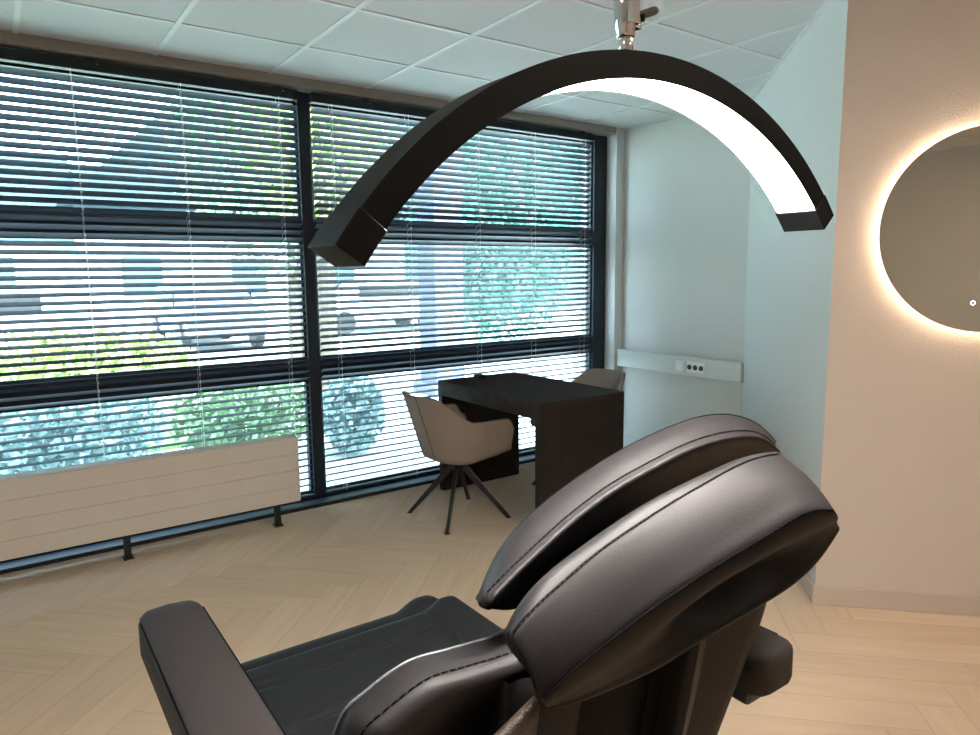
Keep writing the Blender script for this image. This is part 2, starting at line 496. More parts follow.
# ------------------------------------------------------------------ desk
d = empty('desk', (2.69, 3.4, 0), label='dark stained wooden desk with thick panel sides standing end-on to the window', cat='desk')
def dp(n, bm, m_, **k): return local(link(n, bm, m_, d, **k), d)
X0, X1, Y0, Y1, Z1 = 2.365, 3.01, 2.855, 3.93, .75
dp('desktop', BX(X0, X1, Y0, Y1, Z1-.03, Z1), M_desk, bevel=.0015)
dp('apron', BX(X0, X0+.025, Y0+.05, Y1-.05, Z1-.095, Z1-.03), M_desk)
dp('apron', BX(X1-.025, X1, Y0+.05, Y1-.05, Z1-.095, Z1-.03), M_desk)
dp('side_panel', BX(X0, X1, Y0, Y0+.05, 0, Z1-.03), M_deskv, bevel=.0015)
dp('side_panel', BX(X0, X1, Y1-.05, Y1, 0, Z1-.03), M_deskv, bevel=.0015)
dp('underside_shelf', BX(X0+.03, X1-.03, Y0+.05, Y1-.05, Z1-.095, Z1-.06), M_desk)

b_ = BX(2.60, 2.665, 3.79, 3.85, .75, .775); box(b_, 2.612, 2.653, 3.80, 3.84, .775, .779)
tag(link('desk_socket_box', b_, M_black, bevel=.004), 'small black square box on the far end of the dark desk', 'box')

# ------------------------------------------------------------------ office armchairs
def armchair(loc, rz, label, turn=0):
    r = empty('armchair', loc, rz + turn, label=label, cat='chair', group='upholstered armchairs at the desk')
    # shell: U in plan, opening towards +x.  local x forward, back at -x
    def wall_pt(u, v, inner):
        # u: -1 (near arm front) .. 1 (far arm front), v: 0 bottom .. 1 top
        a = abs(u); sg = 1 if u > 0 else -1
        e = max(0, min(1, (.51-a)/.31)); e = e*e*(3-2*e); top = .622 + .150*e
        if a > .88: top -= .060*((a-.88)/.12)**2.5
        bot = .385 + .022*max(0,(a-.5)/.5)
        z = bot + (top-bot)*v
        # plan outline
        lean = (z-.40)*(.34 if a < .5 else .34*max(0,(1-a)/.5))
        out = .0
        hw = .225 + (.02 + .055*max(0, min(1, (a-.3)/.3)))*v**.6
        bx_ = -.20
        if a < .5:
            th = a/.5*PI/2
            x = bx_ + .17*(1-math.cos(th)) - lean*(1-.6*(1-math.cos(th)))
            y = sg*hw*math.sin(th)**.92
        else:
            t = (a-.5)/.5
            xs_ = bx_ + .17 - lean*.4
            x = xs_ + (.205-xs_)*t; y = sg*(hw - .012*t)
        p = Vector((x, y, z))
        if inner:
            nx, ny = (1, 0) if a < .01 else (max(0, math.cos(a/.5*PI/2)) if a < .5 else 0, -sg*(math.sin(a/.5*PI/2) if a < .5 else 1))
            th_ = .045 if v < .9 else .028
            p += Vector((nx*th_, ny*th_, -.006 if v > .95 else 0))
        return p
    bm = bmesh.new(); NU, NV = 60, 14; loops = []
    for i in range(NU+1):
        u = -1 + 2*i/NU
        L = [wall_pt(u, j/NV, False) for j in range(NV+1)]
        L.append((wall_pt(u, 1, False)+wall_pt(u, 1, True))/2 + Vector((0,0,.008)))
        L += [wall_pt(u, j/NV, True) for j in range(NV, -1, -1)]
        loops.append(L)
    # rounded fronts of the arms
    def shrink(L, f, dx):
        c = sum(L, Vector())/len(L); return [Vector((p.x+dx, c.y+(p.y-c.y)*f, c.z+(p.z-c.z)*(1-(1-f)*.25))) for p in L]
    loops = [shrink(loops[0], .15, .022), shrink(loops[0], .7, .016)] + loops + [shrink(loops[-1], .7, .016), shrink(loops[-1], .15, .022)]
    skin(bm, loops)
    link('backrest_shell', bm, M_fabric, r, smooth=True)
    # underside dish + seat pan
    bm = bmesh.new()
    prof = []
    NP = 40; rim = [wall_pt(-1+2*i/NP, 0, False) for i in range(NP+1)]
    cen = Vector((.02, 0, .365)); L0 = rim; Ls = [L0]
    for f, dz in ((.8, -.018), (.5, -.032), (.15, -.038)):
        Ls.append([cen + (p-cen)*f + Vector((0,0,dz*1.0 + (.0 if f>.6 else .0))) for p in rim])
    skin(bm, Ls, cap=False); bm.faces.new([v for v in bm.verts][-len(rim):])
    bmesh.ops.recalc_face_normals(bm, faces=bm.faces)
    link('seat_shell', bm, M_fabric, r, smooth=True)
    bm = bmesh.new(); L1 = [wall_pt(-1+2*i/NP, 0, True) for i in range(NP+1)]
    pr2 = [(1.0, .40), (1.0, .46), (.93, .485), (.6, .495), (.1, .497)]
    Ls = []
    for f, z in pr2: Ls.append([Vector(((p.x-.02)*f+.02, p.y*f, z)) for p in L1])
    skin(bm, Ls)
    link('seat_cushion', bm, M_fabric, r, smooth=True)
    # piping: along the top edge and the vertical seams of the back
    bm = bmesh.new()
    tube(bm, [(wall_pt(-1+2*i/80, 1, False)+Vector((0,0,.004))) for i in range(81)], .0028, 6)
    for u in (-.08, .08):
        tube(bm, [wall_pt(u, v/10, False)+Vector((-.001,0,0)) for v in range(11)], .002, 6)
    link('piping', bm, M_piping, r, smooth=True)
    bm = bmesh.new(); lathe(bm, [(0, .295), (.035, .295), (.035, .33), (.07, .335), (.07, .35), (0, .35)], n=24)
    link('swivel_hub', bm, M_black, r)
    for sx, sy in ((1,1),(1,-1),(-1,1),(-1,-1)):
        bm = bmesh.new(); bar(bm, (sx*.012, sy*.012, .33), (sx*.217, sy*.217, .004), .020, .042, (0,0,1), .016, .022)
        box(bm, -.013, .013, -.013, .013, 0, .006, Matrix.Translation((sx*.217, sy*.217, 0)))
        bmesh.ops.rotate(bm, matrix=Matrix.Rotation(-turn, 3, 'Z'), verts=bm.verts)
        link('leg', bm, M_black, r, bevel=.002)
    return r
armchair((2.186, 3.42, 0), 0, 'taupe fabric armchair on black splayed legs, on the radiator side of the desk')
armchair((3.15, 3.40, 0), PI, 'taupe fabric armchair mostly hidden behind the dark desk by the cable trunking')

# ------------------------------------------------------------------ cable trunking with sockets
t = empty('cable_trunking', (BX_, 3.48, .75), label='white cable trunking across the back wall at desk height', cat='trunking')
XT = 4.20
local(link('channel', BX(XT, BX_, 2.887, YW-.002, .676, .812), M_trunk, t, bevel=.004), t)
local(link('cover_groove', BX(XT-.0015, XT, 2.895, YW-.004, .695, .789), M_trunk, t), t)
def onx(px, py, X):
    dq = F_ + R_*((px-490)/FPX) - U_*((py-367.5)/FPX); return EYE + dq*(X/dq.x)
a = onx(677.5, 364, XT); b = onx(683.5, 364, XT)
bm = BX(XT-.012, XT, b.y-.01, a.y+.01, .706, .782); box(bm, XT-.016, XT-.012, b.y-.002, a.y+.002, .716, .772)
local(link('data_outlet', bm, M_white, t, bevel=.002), t)
c1 = onx(687.5, 366, XT).y; c2 = onx(705, 367, XT).y
so_ = local(link('triple_socket', BX(XT-.010, XT, c2, c1, .704, .784), M_white, t, bevel=.003), t)
for q in range(3):
    yy = c1 - (c1-c2)*(q+.5)/3
    bm = bmesh.new(); lathe(bm, [(0,0),(.019,0),(.019,.004),(.016,.004),(.016,.001),(0,.001)], n=20)
    bmesh.ops.rotate(bm, matrix=Matrix.Rotation(-PI/2, 3, 'Y'), verts=bm.verts); bmesh.ops.translate(bm, vec=(XT-.0105, yy, .744), verts=bm.verts)
    link('socket_well', bm, M_hole, so_)

# ------------------------------------------------------------------ round backlit mirror
mc = C0 + pp*.556
mir = empty('round_mirror', (mc.x, mc.y, 1.605), label='round frameless mirror with glowing backlight on the beige wall', cat='mirror')
def disc(r, d0, d1, n=96, r_in=0):
    'ring or disc with its axis along the wall normal, from d0 to d1 off the wall'
    bm = bmesh.new(); c_ = Vector((mc.x, mc.y, 1.605)); nn = Vector((nP.x, nP.y, 0)); tx = Vector((pp.x, pp.y, 0)); up = Vector((0,0,1))
    def ring(rr, dd_): return [bm.verts.new(c_ + nn*dd_ + (tx*math.cos(2*PI*k/n)+up*math.sin(2*PI*k/n))*rr) for k in range(n)]
    A = ring(r, d0); B = ring(r, d1)
    for k in range(n): bm.faces.new((A[k], A[(k+1)%n], B[(k+1)%n], B[k]))
    if r_in:
        C_ = ring(r_in, d0); D = ring(r_in, d1)
        for k in range(n):
            bm.faces.new((C_[k], C_[(k+1)%n], D[(k+1)%n], D[k])); bm.faces.new((A[k], A[(k+1)%n], C_[(k+1)%n], C_[k])); bm.faces.new((B[k], B[(k+1)%n], D[(k+1)%n], D[k]))
    else: bm.faces.new(A); bm.faces.new(B)
    bmesh.ops.recalc_face_normals(bm, faces=bm.faces)
    return bm
local(link('glass', disc(.40, .030, .035), M_mirror, mir), mir)
local(link('backing', disc(.365, .0, .029), M_white, mir), mir)
local(link('light_strip', disc(.378, .012, .024, r_in=.366), M_halo, mir), mir)
# touch button: a small lit ring on the glass
bc = at(973, 303, 1)
dq = F_ + R_*((973-490)/FPX) - U_*((303-367.5)/FPX)
kk = ((C0.x + nP.x*.036)*nP.x + (C0.y + nP.y*.036)*nP.y)/(dq.x*nP.x + dq.y*nP.y)
bc = EYE + dq*kk
bm = bmesh.new(); n = 20
def bring(rr, off): return [bm.verts.new(bc + Vector((nP.x,nP.y,0))*off + (Vector((pp.x,pp.y,0))*math.cos(2*PI*k/n)+Vector((0,0,1))*math.sin(2*PI*k/n))*rr) for k in range(n)]
A = bring(.0095, 0); B = bring(.006, 0); A2 = bring(.0095, .001); B2 = bring(.006, .001)
for k in range(n):
    bm.faces.new((A2[k], A2[(k+1)%n], B2[(k+1)%n], B2[k])); bm.faces.new((A[k], A[(k+1)%n], A2[(k+1)%n], A2[k])); bm.faces.new((B[k], B2[k], B2[(k+1)%n], B[(k+1)%n]))
local(link('touch_button', bm, emis('button_glow', (.75,.85,1), 1.2), mir), mir)

# ------------------------------------------------------------------ arch lamp over the treatment chair
YA0, YA1 = .50, .556
LC = Vector((.5848, 0, 1.459-.2298)); RO, RI = .4480, .4215
lamp = empty('arch_lamp', (LC.x, .525, 1.66), label='black half-moon arch lamp with lit inner strip, clamped to a chrome post above the headrest', cat='lamp')
def arch(a0, a1, ro, ri, y0, y1, n=80):
    bm = bmesh.new(); Ls = []
    for i in range(n+1):
        a = math.radians(a0+(a1-a0)*i/n); c, s = math.cos(a), math.sin(a)
        Ls.append([Vector((LC.x+ro*c, y0, LC.z+ro*s)), Vector((LC.x+ro*c, y1, LC.z+ro*s)), Vector((LC.x+ri*c, y1, LC.z+ri*s)), Vector((LC.x+ri*c, y0, LC.z+ri*s))])
    return skin(bm, Ls)
def la(n, bm, m_, **k): return local(link(n, bm, m_, lamp, **k), lamp)
def channel(a0, a1, n=90):
    bm = bmesh.new(); Ls = []
    for i in range(n+1):
        a = math.radians(a0+(a1-a0)*i/n); c, s = math.cos(a), math.sin(a)
        Ls.append([Vector((LC.x+r_*c, y, LC.z+r_*s)) for r_, y in ((RO,YA0),(RO,YA1),(RI,YA1),(RI,YA1-.0012),(RI+.004,YA1-.0012),(RI+.004,YA0+.0012),(RI,YA0+.0012),(RI,YA0))])
    return skin(bm, Ls)
la('housing', channel(42.8, 145.0), M_lampblk)
la('led_strip', arch(46.6, 141.2, RI+.0039, RI+.0018, YA0+.0014, YA1-.0014), M_led)
la('end_cap', arch(42.0, 46.6, RO+.0012, RI-.0018, YA0-.0012, YA1+.0012, 6), M_lampgry, bevel=.0012)
la('end_cap', arch(141.2, 145.9, RO+.0012, RI-.0018, YA0-.0012, YA1+.0012, 6), M_lampgry, bevel=.0012)
# chrome post, clamp and boom stand
ym = (YA0+YA1)/2
pa = math.radians(94.3); base = Vector((LC.x+(RO-.003)*math.cos(pa), ym, LC.z+(RO-.003)*math.sin(pa)))
ax = Vector((-.045, 0, 1)).normalized()
stand = lamp
def ls(n, bm, m_, **k): return local(link(n, bm, m_, stand, **k), stand)
la('spigot', tube(bmesh.new(), [base, base+ax*.030], .0076, 20), M_chrome, smooth=True)
c0 = base+ax*.0225
bm = bmesh.new()
tube(bm, [c0, c0+ax*.001, c0+ax*.006, c0+ax*.010, c0+ax*.018, c0+ax*.030, c0+ax*.052], [.0085,.0095,.0098,.0108,.0112,.0120,.0110], 24)
ls('clamp_body', bm, M_chrome, smooth=True)
bm = bmesh.new(); bar(bm, c0+ax*.010+R_*.004-F_*.006, c0+ax*.055+R_*.004-F_*.006, .013, .016, (0,1,0), .011, .015)
ls('clamp_jaw', bm, M_chrome, bevel=.0015)
bm = bmesh.new(); bar(bm, c0+ax*.012-R_*.005-F_*.005, c0+ax*.055-R_*.005-F_*.005, .007, .012, (0,1,0))
ls('clamp_jaw', bm, M_chrome, bevel=.0015)
kx = (R_*.9+U_*.15).normalized()
k0 = c0+ax*.0115+R_*.008
bm = bmesh.new(); tube(bm, [k0, k0+kx*.007], .0045, 14)
ls('clamp_bolt', bm, M_chrome, smooth=True)
k0 = c0+ax*.0185+R_*.008
bm = bmesh.new(); tube(bm, [k0, k0+kx*.011], .0042, 14)
ls('clamp_screw', bm, M_lampgry, smooth=True)
k1 = k0+kx*.004+U_*.003
bm = bmesh.new(); ctr = cat([k1, k1+R_*.008+U_*.002, k1+R_*.016+U_*.0045, k1+R_*.0215+U_*.0065], 10)
tube(bm, ctr, [.002,.0034,.0039,.0042,.0043,.0044,.0044,.0042,.0034,.0015], 12)
ls('wing_handle', bm, M_wing, smooth=True)
bm = bmesh.new(); tube(bm, [c0+ax*.05, c0+ax*.10], [.0125,.0125], 20)
ls('clamp_collar', bm, M_chrome, smooth=True)
top = c0+ax*.33
ls('upright_tube', tube(bmesh.new(), [c0+ax*.10, top], .0085, 16), M_chrome, smooth=True)
ls('boom', tube(bmesh.new(), [top+Vector((.06,0,0)), Vector((-.47,.95,2.12))], .010, 16), M_chrome, smooth=True)
ls('pole', tube(bmesh.new(), [(-.45,.95,.02), (-.45,.95,2.2)], .014, 16), M_chrome, smooth=True)
for q in range(4):
    a = PI/4+q*PI/2; bm = bmesh.new(); bar(bm, (-.45,.95,.05), (-.45+.26*math.cos(a), .95+.26*math.sin(a), .02), .03, .025)
    box(bm, -.02, .02, -.02, .02, 0, .02, Matrix.Translation((-.45+.25*math.cos(a), .95+.25*math.sin(a), 0)))
    ls('leg', bm, M_black)

# ------------------------------------------------------------------ treatment chair
tc_ = empty('treatment_chair', (.585, .9, 0), label='black leather reclining treatment chair with armrests and double pad headrest, nearest the camera', cat='treatment chair')
def tp(n, bm, m_, par=None, **k):
    o = link(n, bm, m_, par or tc_, **k)
    if par is None: o.matrix_parent_inverse = Matrix.Translation(-Vector(tc_.location))
    return o
CX = .585
# seat: grid surface with raised side bolsters and pressed ridges
def slab(fn, nu, nv, thick, bot=None):
    'closed slab whose top is fn(u,v); the bottom is the same outline dropped by thick'
    bm = bmesh.new(); T = [[bm.verts.new(fn(i/nu, j/nv)) for j in range(nv+1)] for i in range(nu+1)]
    B = [[bm.verts.new(T[i][j].co - Vector((0,0,thick))) if 0 < 1 else None for j in range(nv+1)] for i in range(nu+1)]
    for i in range(nu):
        for j in range(nv):
            bm.faces.new((T[i][j], T[i+1][j], T[i+1][j+1], T[i][j+1])); bm.faces.new((B[i][j], B[i][j+1], B[i+1][j+1], B[i+1][j]))
    for i in range(nu):
        bm.faces.new((T[i][0], B[i][0], B[i+1][0], T[i+1][0])); bm.faces.new((T[i][nv], T[i+1][nv], B[i+1][nv], B[i][nv]))
    for j in range(nv):
        bm.faces.new((T[0][j], T[0][j+1], B[0][j+1], B[0][j])); bm.faces.new((T[nu][j], B[nu][j], B[nu][j+1], T[nu][j+1]))
    bmesh.ops.recalc_face_normals(bm, faces=bm.faces)
    return bm
def sstep(t): t = max(0, min(1, t)); return t*t*(3-2*t)
def seat_fn(u, v):
    x = .215 + .62*u; y = .70 + .635*v
    z = .70; side = (x-.735)/.10 if x > .525 else (.315-x)/.10             # 0 at the seam, 1 at the outer edge
    if side > 0: z += .020*sstep(side/.5)
    if side < 0:
        for yy in (1.222, 1.075):                                      # pressed ridges across the seat
            e = abs(y-yy); k_ = sstep(-side/.35)
            if e < .011: z -= .0030*math.cos(e/.011*PI/2)*k_
            elif yy < y < yy+.036: z -= .0016*math.sin((e-.011)/.025*PI)*k_
    edge = (y-1.285)/.05
    if edge > 0: z -= .035*edge*edge
    if side > .65: z -= .045*((side-.65)/.35)**2
    if side > .4 and v > .9: y -= .02*((side-.4)/.6)**2*(v-.9)/.1
    if abs(side) < .05: z -= .004*(1-abs(side)/.05)                         # seam line
    return Vector((x, y, z))
seat = tp('seat', slab(seat_fn, 200, 200, .075), M_leather2, smooth=False)
for p in seat.data.polygons: p.use_smooth = True
# leg rest behind the front edge
def leg_fn(u, v):
    x = .215 + .625*u; y = 1.340 + .085*v
    z = .668 - .01*v; s_ = (x-.715)/.125 if x > .5 else (.34-x)/.125
    z += .022*sstep(s_/.5)
    if s_ > .6: z -= .04*((s_-.6)/.4)**2
    z -= .015*(2*v-1)**2
    return Vector((x, y, z))
tp('leg_rest', slab(leg_fn, 60, 12, .07), M_leather2, smooth=True)
# arm rests
def armrest(xa, xb, front, back, ztop):
    bm = bmesh.new(); n = 22; out = []
    hw = (xb-xa)/2; cx_ = (xa+xb)/2; ln = front-back
    def sect(y, f, z0=ztop-.062):
        w_ = hw*f; Z = []
        prof = [(-1,.0),(-1,.045),(-.93,.057),(-.80,.062),(0,.064),(.80,.062),(.93,.057),(1,.045),(1,.0),(.8,-.006),(-.8,-.006)]
        return [Vector((cx_+a_*w_, y, z0+b_)) for a_, b_ in prof]
    ys = [(back, .55),(back+.006,.80),(back+.018,.94),(back+.04,1.0)] + [(back+.04+(ln-.085)*i/n, 1.0) for i in range(1, n)] + [(front-.045,1.0),(front-.022,.95),(front-.008,.82),(front, .58)]
    Ls = []
    for k_, (y, f) in enumerate(ys):
        L = sect(y, f)
        if f < .9:
            cz = ztop-.031
            L = [Vector((p.x, p.y, cz+(p.z-cz)*(.72+.28*f))) for p in L]
        Ls.append(L)
    skin(bm, Ls)
    a_ = tp('armrest', bm, M_arm, smooth=True)
    P = [Vector((cx_-hw*.93, y, ztop-.0048)) for y, f in ys if f > .97]
    Q = [Vector((cx_+hw*.93, y, ztop-.0048)) for y, f in ys if f > .97]
    bm = stitches(P, off=Vector((0,0,.0))); b2 = stitches(Q)
    tp('stitching', bm, M_thread, a_); tp('stitching', b2, M_thread, a_)
    bm = bmesh.new(); tube(bm, P, .0015, 5); tube(bm, Q, .0015, 5)
    tp('seam', bm, M_thread, a_)
    # support under the arm
    bm = BX(cx_-hw*.8, cx_+hw*.8, back+.025, front-.05, ztop-.092, ztop-.066)
    tp('armrest_support', bm, M_black, a_, bevel=.008)
    s = 1 if cx_ > CX else -1
    bm = bmesh.new(); bar(bm, (cx_, .88, ztop-.10), (CX+s*.22, .90, .62), .03, .06, (0,1,0))
    tp('armrest_bracket', bm, M_black, a_, bevel=.004)
armrest(.157, .270, 1.345, .60, .855)
armrest(.915, 1.030, 1.175, .575, .855)
# backrest: pad with rounded shoulders; contour of the top in the plane of the rim
top_c = [(-.345, .93), (-.347, .98), (-.335, 1.020), (-.310, 1.036), (-.264, 1.053), (-.213, 1.049), (-.15, 1.044), (-.08, 1.052), (0, 1.056)]
top_c = top_c + [(-x, z) for x, z in top_c[-2::-1]]
low = [(.32, .85), (.285, .74), (.26, .64), (0, .63), (-.26, .64), (-.285, .74), (-.32, .85)]
outline = cat([Vector((x, z, 0)) for x, z in top_c + low], 160, closed=True)
def recline(x, z, dy):
    'backrest leans: higher points stand nearer the camera; wings curl forward'
    return Vector((CX+x, .605 + (1.05-z)*.16 + dy, z))
cz_ = .87
Ls = []
layers = [(.4,-.030),(.70,-.040),(.86,-.052),(.93,-.052),(.97,-.047),(.990,-.034),(1.0,-.012),(.998,.004),(.975,.014),(.93,.020),(.80,.022),(.5,.018),(.2,.012)]
for f, dy in layers:
    Ls.append([recline(p.x*f, cz_+(p.y-cz_)*f, dy) for p in outline])
bm = bmesh.new(); skin(bm, Ls)
br = tp('backrest', bm, M_leather, smooth=True)
rim = [recline(p.x*.992, cz_+(p.y-cz_)*.992, -.0335) for p in outline[8:60]]
tp('stitching', stitches(rim, .007, .003, .0009, Vector((0,-.0008,.0008))), M_thread, br)
pip = [recline(p.x*1.0, cz_+(p.y-cz_)*1.0, .004) for p in outline]
bm = bmesh.new(); tube(bm, pip+[pip[0]], .0022, 6, cap=False); tp('piping', bm, mat('piping_leather', (.05,.055,.06), .35), br, smooth=True)
# back shell: bulge with open recess for the headrest bracket
def shell_w(z): return .150 + .025*sstep((z-.60)/.3)
def shell_pt(u, z):
    x = max(-1, min(1, u)); w_ = shell_w(z)
    e = math.sqrt(x**2*.98 + (max(0, abs(z-.80)-.19)/.08)**2)
    y = .545 + (1.05-z)*.16 - .060*math.cos(min(e,1)*PI/2)
    y += .062*sstep((.60-abs(x-.03))/.09)*sstep((1.05-z)/.03) + max(0, abs(u)-1)*.8
    return Vector((CX+x*w_, y, z))
bm = bmesh.new(); G = []
for i in range(85):
    G.append([bm.verts.new(shell_pt(-1.05+2.1*i/84, .55+.475*j/44)) for j in range(45)])
for i in range(84):
    for j in range(44): bm.faces.new((G[i][j], G[i+1][j], G[i+1][j+1], G[i][j+1]))
bmesh.ops.recalc_face_normals(bm, faces=bm.faces)
def hole_(f):
    c = f.calc_center_median()
    return abs((c.x-CX)/shell_w(c.z)-.03) < .545 and c.z < 1.04
b2 = bm.copy()
bmesh.ops.delete(bm, geom=[f for f in bm.faces if hole_(f)], context='FACES')
bmesh.ops.delete(b2, geom=[f for f in b2.faces if not hole_(f)], context='FACES')
rc = tp('bracket_recess', b2, M_dark, br, smooth=True)
bs = tp('back_shell', bm, M_leather, br, smooth=True)
# grained panel between wing and shell
bm = bmesh.new(); G = []
for i in range(13):
    row = []
    for j in range(13):
        x = -.26+.11*i/12; z2 = .72+(.228+.060*i/12)*j/12
        row.append(bm.verts.new(recline(x, z2, -.074)))
    G.append(row)
for i in range(12):
    for j in range(12): bm.faces.new((G[i][j], G[i+1][j], G[i+1][j+1], G[i][j+1]))
gp = tp('back_panel', bm, M_grain, br, smooth=True)
tag(gp, 'brown grained leather panel')
md = gp.modifiers.new('s', 'SOLIDIFY'); md.thickness = .012; md.offset = 1

# ---- headrest: two long pads on one bracket
NS = 56
def crv(pts, Ya, Yb=None):
    n = len(pts); Yb = Ya if Yb is None else Yb
    L = even([at(px, py, Ya+(Yb-Ya)*i/(n-1)) for i, (px, py) in enumerate(pts)], NS)
    for it in range(14): L = [L[0]] + [(L[q-1]+L[q]*2+L[q+1])/4 for q in range(1, NS-1)] + [L[-1]]
    return L
head = empty('headrest'); head.parent = tc_; head.matrix_parent_inverse = Matrix.Translation(-Vector(tc_.location)); head.location = (CX, .5, 1.1)
def hp(n, bm, m_, par=None, **k):
    o = link(n, bm, m_, par or head, **k)
    if par is None: o.matrix_parent_inverse = Matrix.Translation(-Vector((CX, .5, 1.1)))
    return o
T = crv([(512,634),(520,620),(545,598),(571,575),(600,550),(668,505),(711,480),(742,463),(764,456),(779,454)], .505, .50)
B = crv([(543,700),(555,687),(578,666),(601,648),(640,617),(668,598),(696,579),(724,561),(752,545),(777,530),(797,516),(819,508),(834,511)], .478, .412)
Cc = crv([(547,708),(560,708),(603,692),(631,681),(668,664),(696,644),(724,628),(754,610),(793,586),(818,562),(837,530)], .492, .43)
Rm = crv([(510,630),(515,612),(528,595),(553,570),(580,550),(613,526),(650,502),(670,491),(711,471),(742,457),(768,452),(776,452)], .520, .515)
Ls = []
for s in range(NS):
    t_, b_, c_, r_ = T[s], B[s], Cc[s], Rm[s]
    m1 = t_.lerp(b_, .25) + Vector((0,-.0035,.003)); m2 = t_.lerp(b_, .5) + Vector((0,-.0045,.0045)); m3 = t_.lerp(b_, .75) + Vector((0,-.0035,.003))
    fs = s/(NS-1)
    cav = math.exp(-((fs-.62)/.20)**2)*.050
    u1 = b_.lerp(c_, .3) + Vector((0,-.004+cav*.10,0)); u2 = b_.lerp(c_, .55) + Vector((0, -.003+cav, 0)); u3 = b_.lerp(c_, .8) + Vector((0,-.002+cav*.35,0))
    d1 = c_ + Vector((0,.045,-.002)); d2 = c_ + Vector((0,.070,.012)); e1 = Vector((r_.x, r_.y+.018, max(r_.z-.055, d2.z+.008))); e0 = r_ + Vector((0,.008,-.010))
    for q_ in (d1, d2, e1, e0): q_.x += c_.x*(q_.y-c_.y)/c_.y*1.4*(1-fs)**1.5 if q_ is not e0 else 0
    key = [t_, m1, m2, m3, b_, u1, u2, u3, c_, d1, d2, e1, e0, r_]
    Ls.append(cat(key, 56, closed=True))
def tipround(Ls, side):
    L = Ls[0] if side < 0 else Ls[-1]; L2 = Ls[1] if side < 0 else Ls[-2]
    c = sum(L, Vector())/len(L); c2 = sum(L2, Vector())/len(L2); dv = (c-c2).normalized()
    out = []
    for f, o in ((.96,.0022),(.88,.0042),(.7,.006),(.4,.007),(.12,.0075)):
        out.append([c+(p-c)*f+dv*o for p in L])
    return out
Lfull = tipround(Ls, -1)[::-1] + Ls + tipround(Ls, 1)
bm = bmesh.new(); skin(bm, Lfull)
near = hp('near_pad', bm, M_leather, smooth=True)
upv = Vector((0,-.0010,.0010))
hp('stitching', stitches([p for p in T], .0048, .0022, .0009, upv), M_thread, near)
hp('stitching', stitches([p for p in B], .0048, .0022, .0010, Vector((0,-.0012,.0012))), M_thread, near)
bm = bmesh.new(); tube(bm, [p+Vector((0,-.0002,-.0004)) for p in B], .0008, 5); tube(bm, [p+Vector((0,.0012,.0003)) for p in T], .0006, 5); hp('seam', bm, M_thread, near)

O2 = crv([(484,583),(491,556),(505,538),(531,512),(560,489),(592,467),(621,449),(668,427),(700,416),(725,414),(750,420),(764,430),(774,442)], .640, .62)
S2 = crv([(487,593),(508,570),(529,551),(568,515),(613,482),(650,462),(680,446),(711,435),(742,430),(758,431),(768,437),(775,446)], .590, .575)
F2 = crv([(487,600),(510,577),(531,559),(570,523),(615,490),(652,470),(682,453),(713,442),(743,437),(759,437),(769,442),(776,449)], .578, .566)
D2 = crv([(492,609),(506,615),(530,606),(560,582),(600,552),(650,515),(700,484),(740,465),(772,456)], .615, .605)
Ls = []
for s in range(NS):
    o_, s_, d_ = O2[s], S2[s], D2[s]; f_ = F2[s].lerp(s_ + Vector((0,-.011,-.008)), .7)
    m_ = o_.lerp(s_, .5)+Vector((0,0,.005))
    q1 = f_.lerp(d_, .35)+Vector((0,.004,0)); q2 = f_.lerp(d_, .7)+Vector((0,.006,0))
    bk = o_ + Vector((0,.014,-.022)); bk2 = Vector((o_.x, o_.y+.012, (o_.z+d_.z)/2-.008)); dn = d_+Vector((0,.02,-.003))
    Ls.append(cat([o_, m_, s_, f_, q1, q2, d_, dn, bk2, bk], 48, closed=True))
Lfull = tipround(Ls, -1)[::-1] + Ls + tipround(Ls, 1)
bm = bmesh.new(); skin(bm, Lfull)
far = hp('far_pad', bm, M_leather, smooth=True)
hp('stitching', stitches([p for p in S2], .005, .0024, .0010, Vector((0,-.0004,.0010))), M_thread, far)
bm = bmesh.new(); tube(bm, [p+Vector((0,-.0030,.0016)) for p in O2], .0010, 5); hp('seam', bm, M_thread, far)
# bracket linking both pads to the backrest
bm = BX(.50, .70, .49, .605, 1.075, 1.115)
box(bm, .56, .64, .575, .60, .98, 1.09)
hp('headrest_bracket', bm, M_dark, bevel=.006)
# column and base
bm = bmesh.new(); box(bm, .40, .77, .75, 1.2, .58, .63)
tp('seat_frame', bm, M_black, bevel=.01)
bm = bmesh.new(); lathe(bm, [(0,.05),(.09,.05),(.085,.30),(.07,.30),(.07,.58),(0,.58)], (.585,.95,0), 32)
tp('lift_column', bm, M_white, smooth=False)
bm = bmesh.new(); box(bm, .31, .86, .62, 1.28, .0, .055)
tp('base', bm, M_white, bevel=.02)

# ------------------------------------------------------------------ ceiling lights behind the camera
for (lx, ly, lab) in ((1.687, .19, 'square led ceiling panel near the mirror wall'), (1.687, -1.63, 'square led ceiling panel near the rear wall'), (-1.31, .19, 'square led ceiling panel at the left of the room')):
    c_ = empty('ceiling_light', (lx, ly, H), label=lab, cat='ceiling light', group='square ceiling panels')
    o = link('diffuser', BX(-.27, .27, -.27, .27, -.010, -.006), M_panel, c_)
    bm = bmesh.new()
    for a_ in ((-.298,.298,-.298,-.27),(-.298,.298,.27,.298),(-.298,-.27,-.27,.27),(.27,.298,-.27,.27)): box(bm, *a_, -.012, -.001)
    link('panel_frame', bm, M_grid, c_)

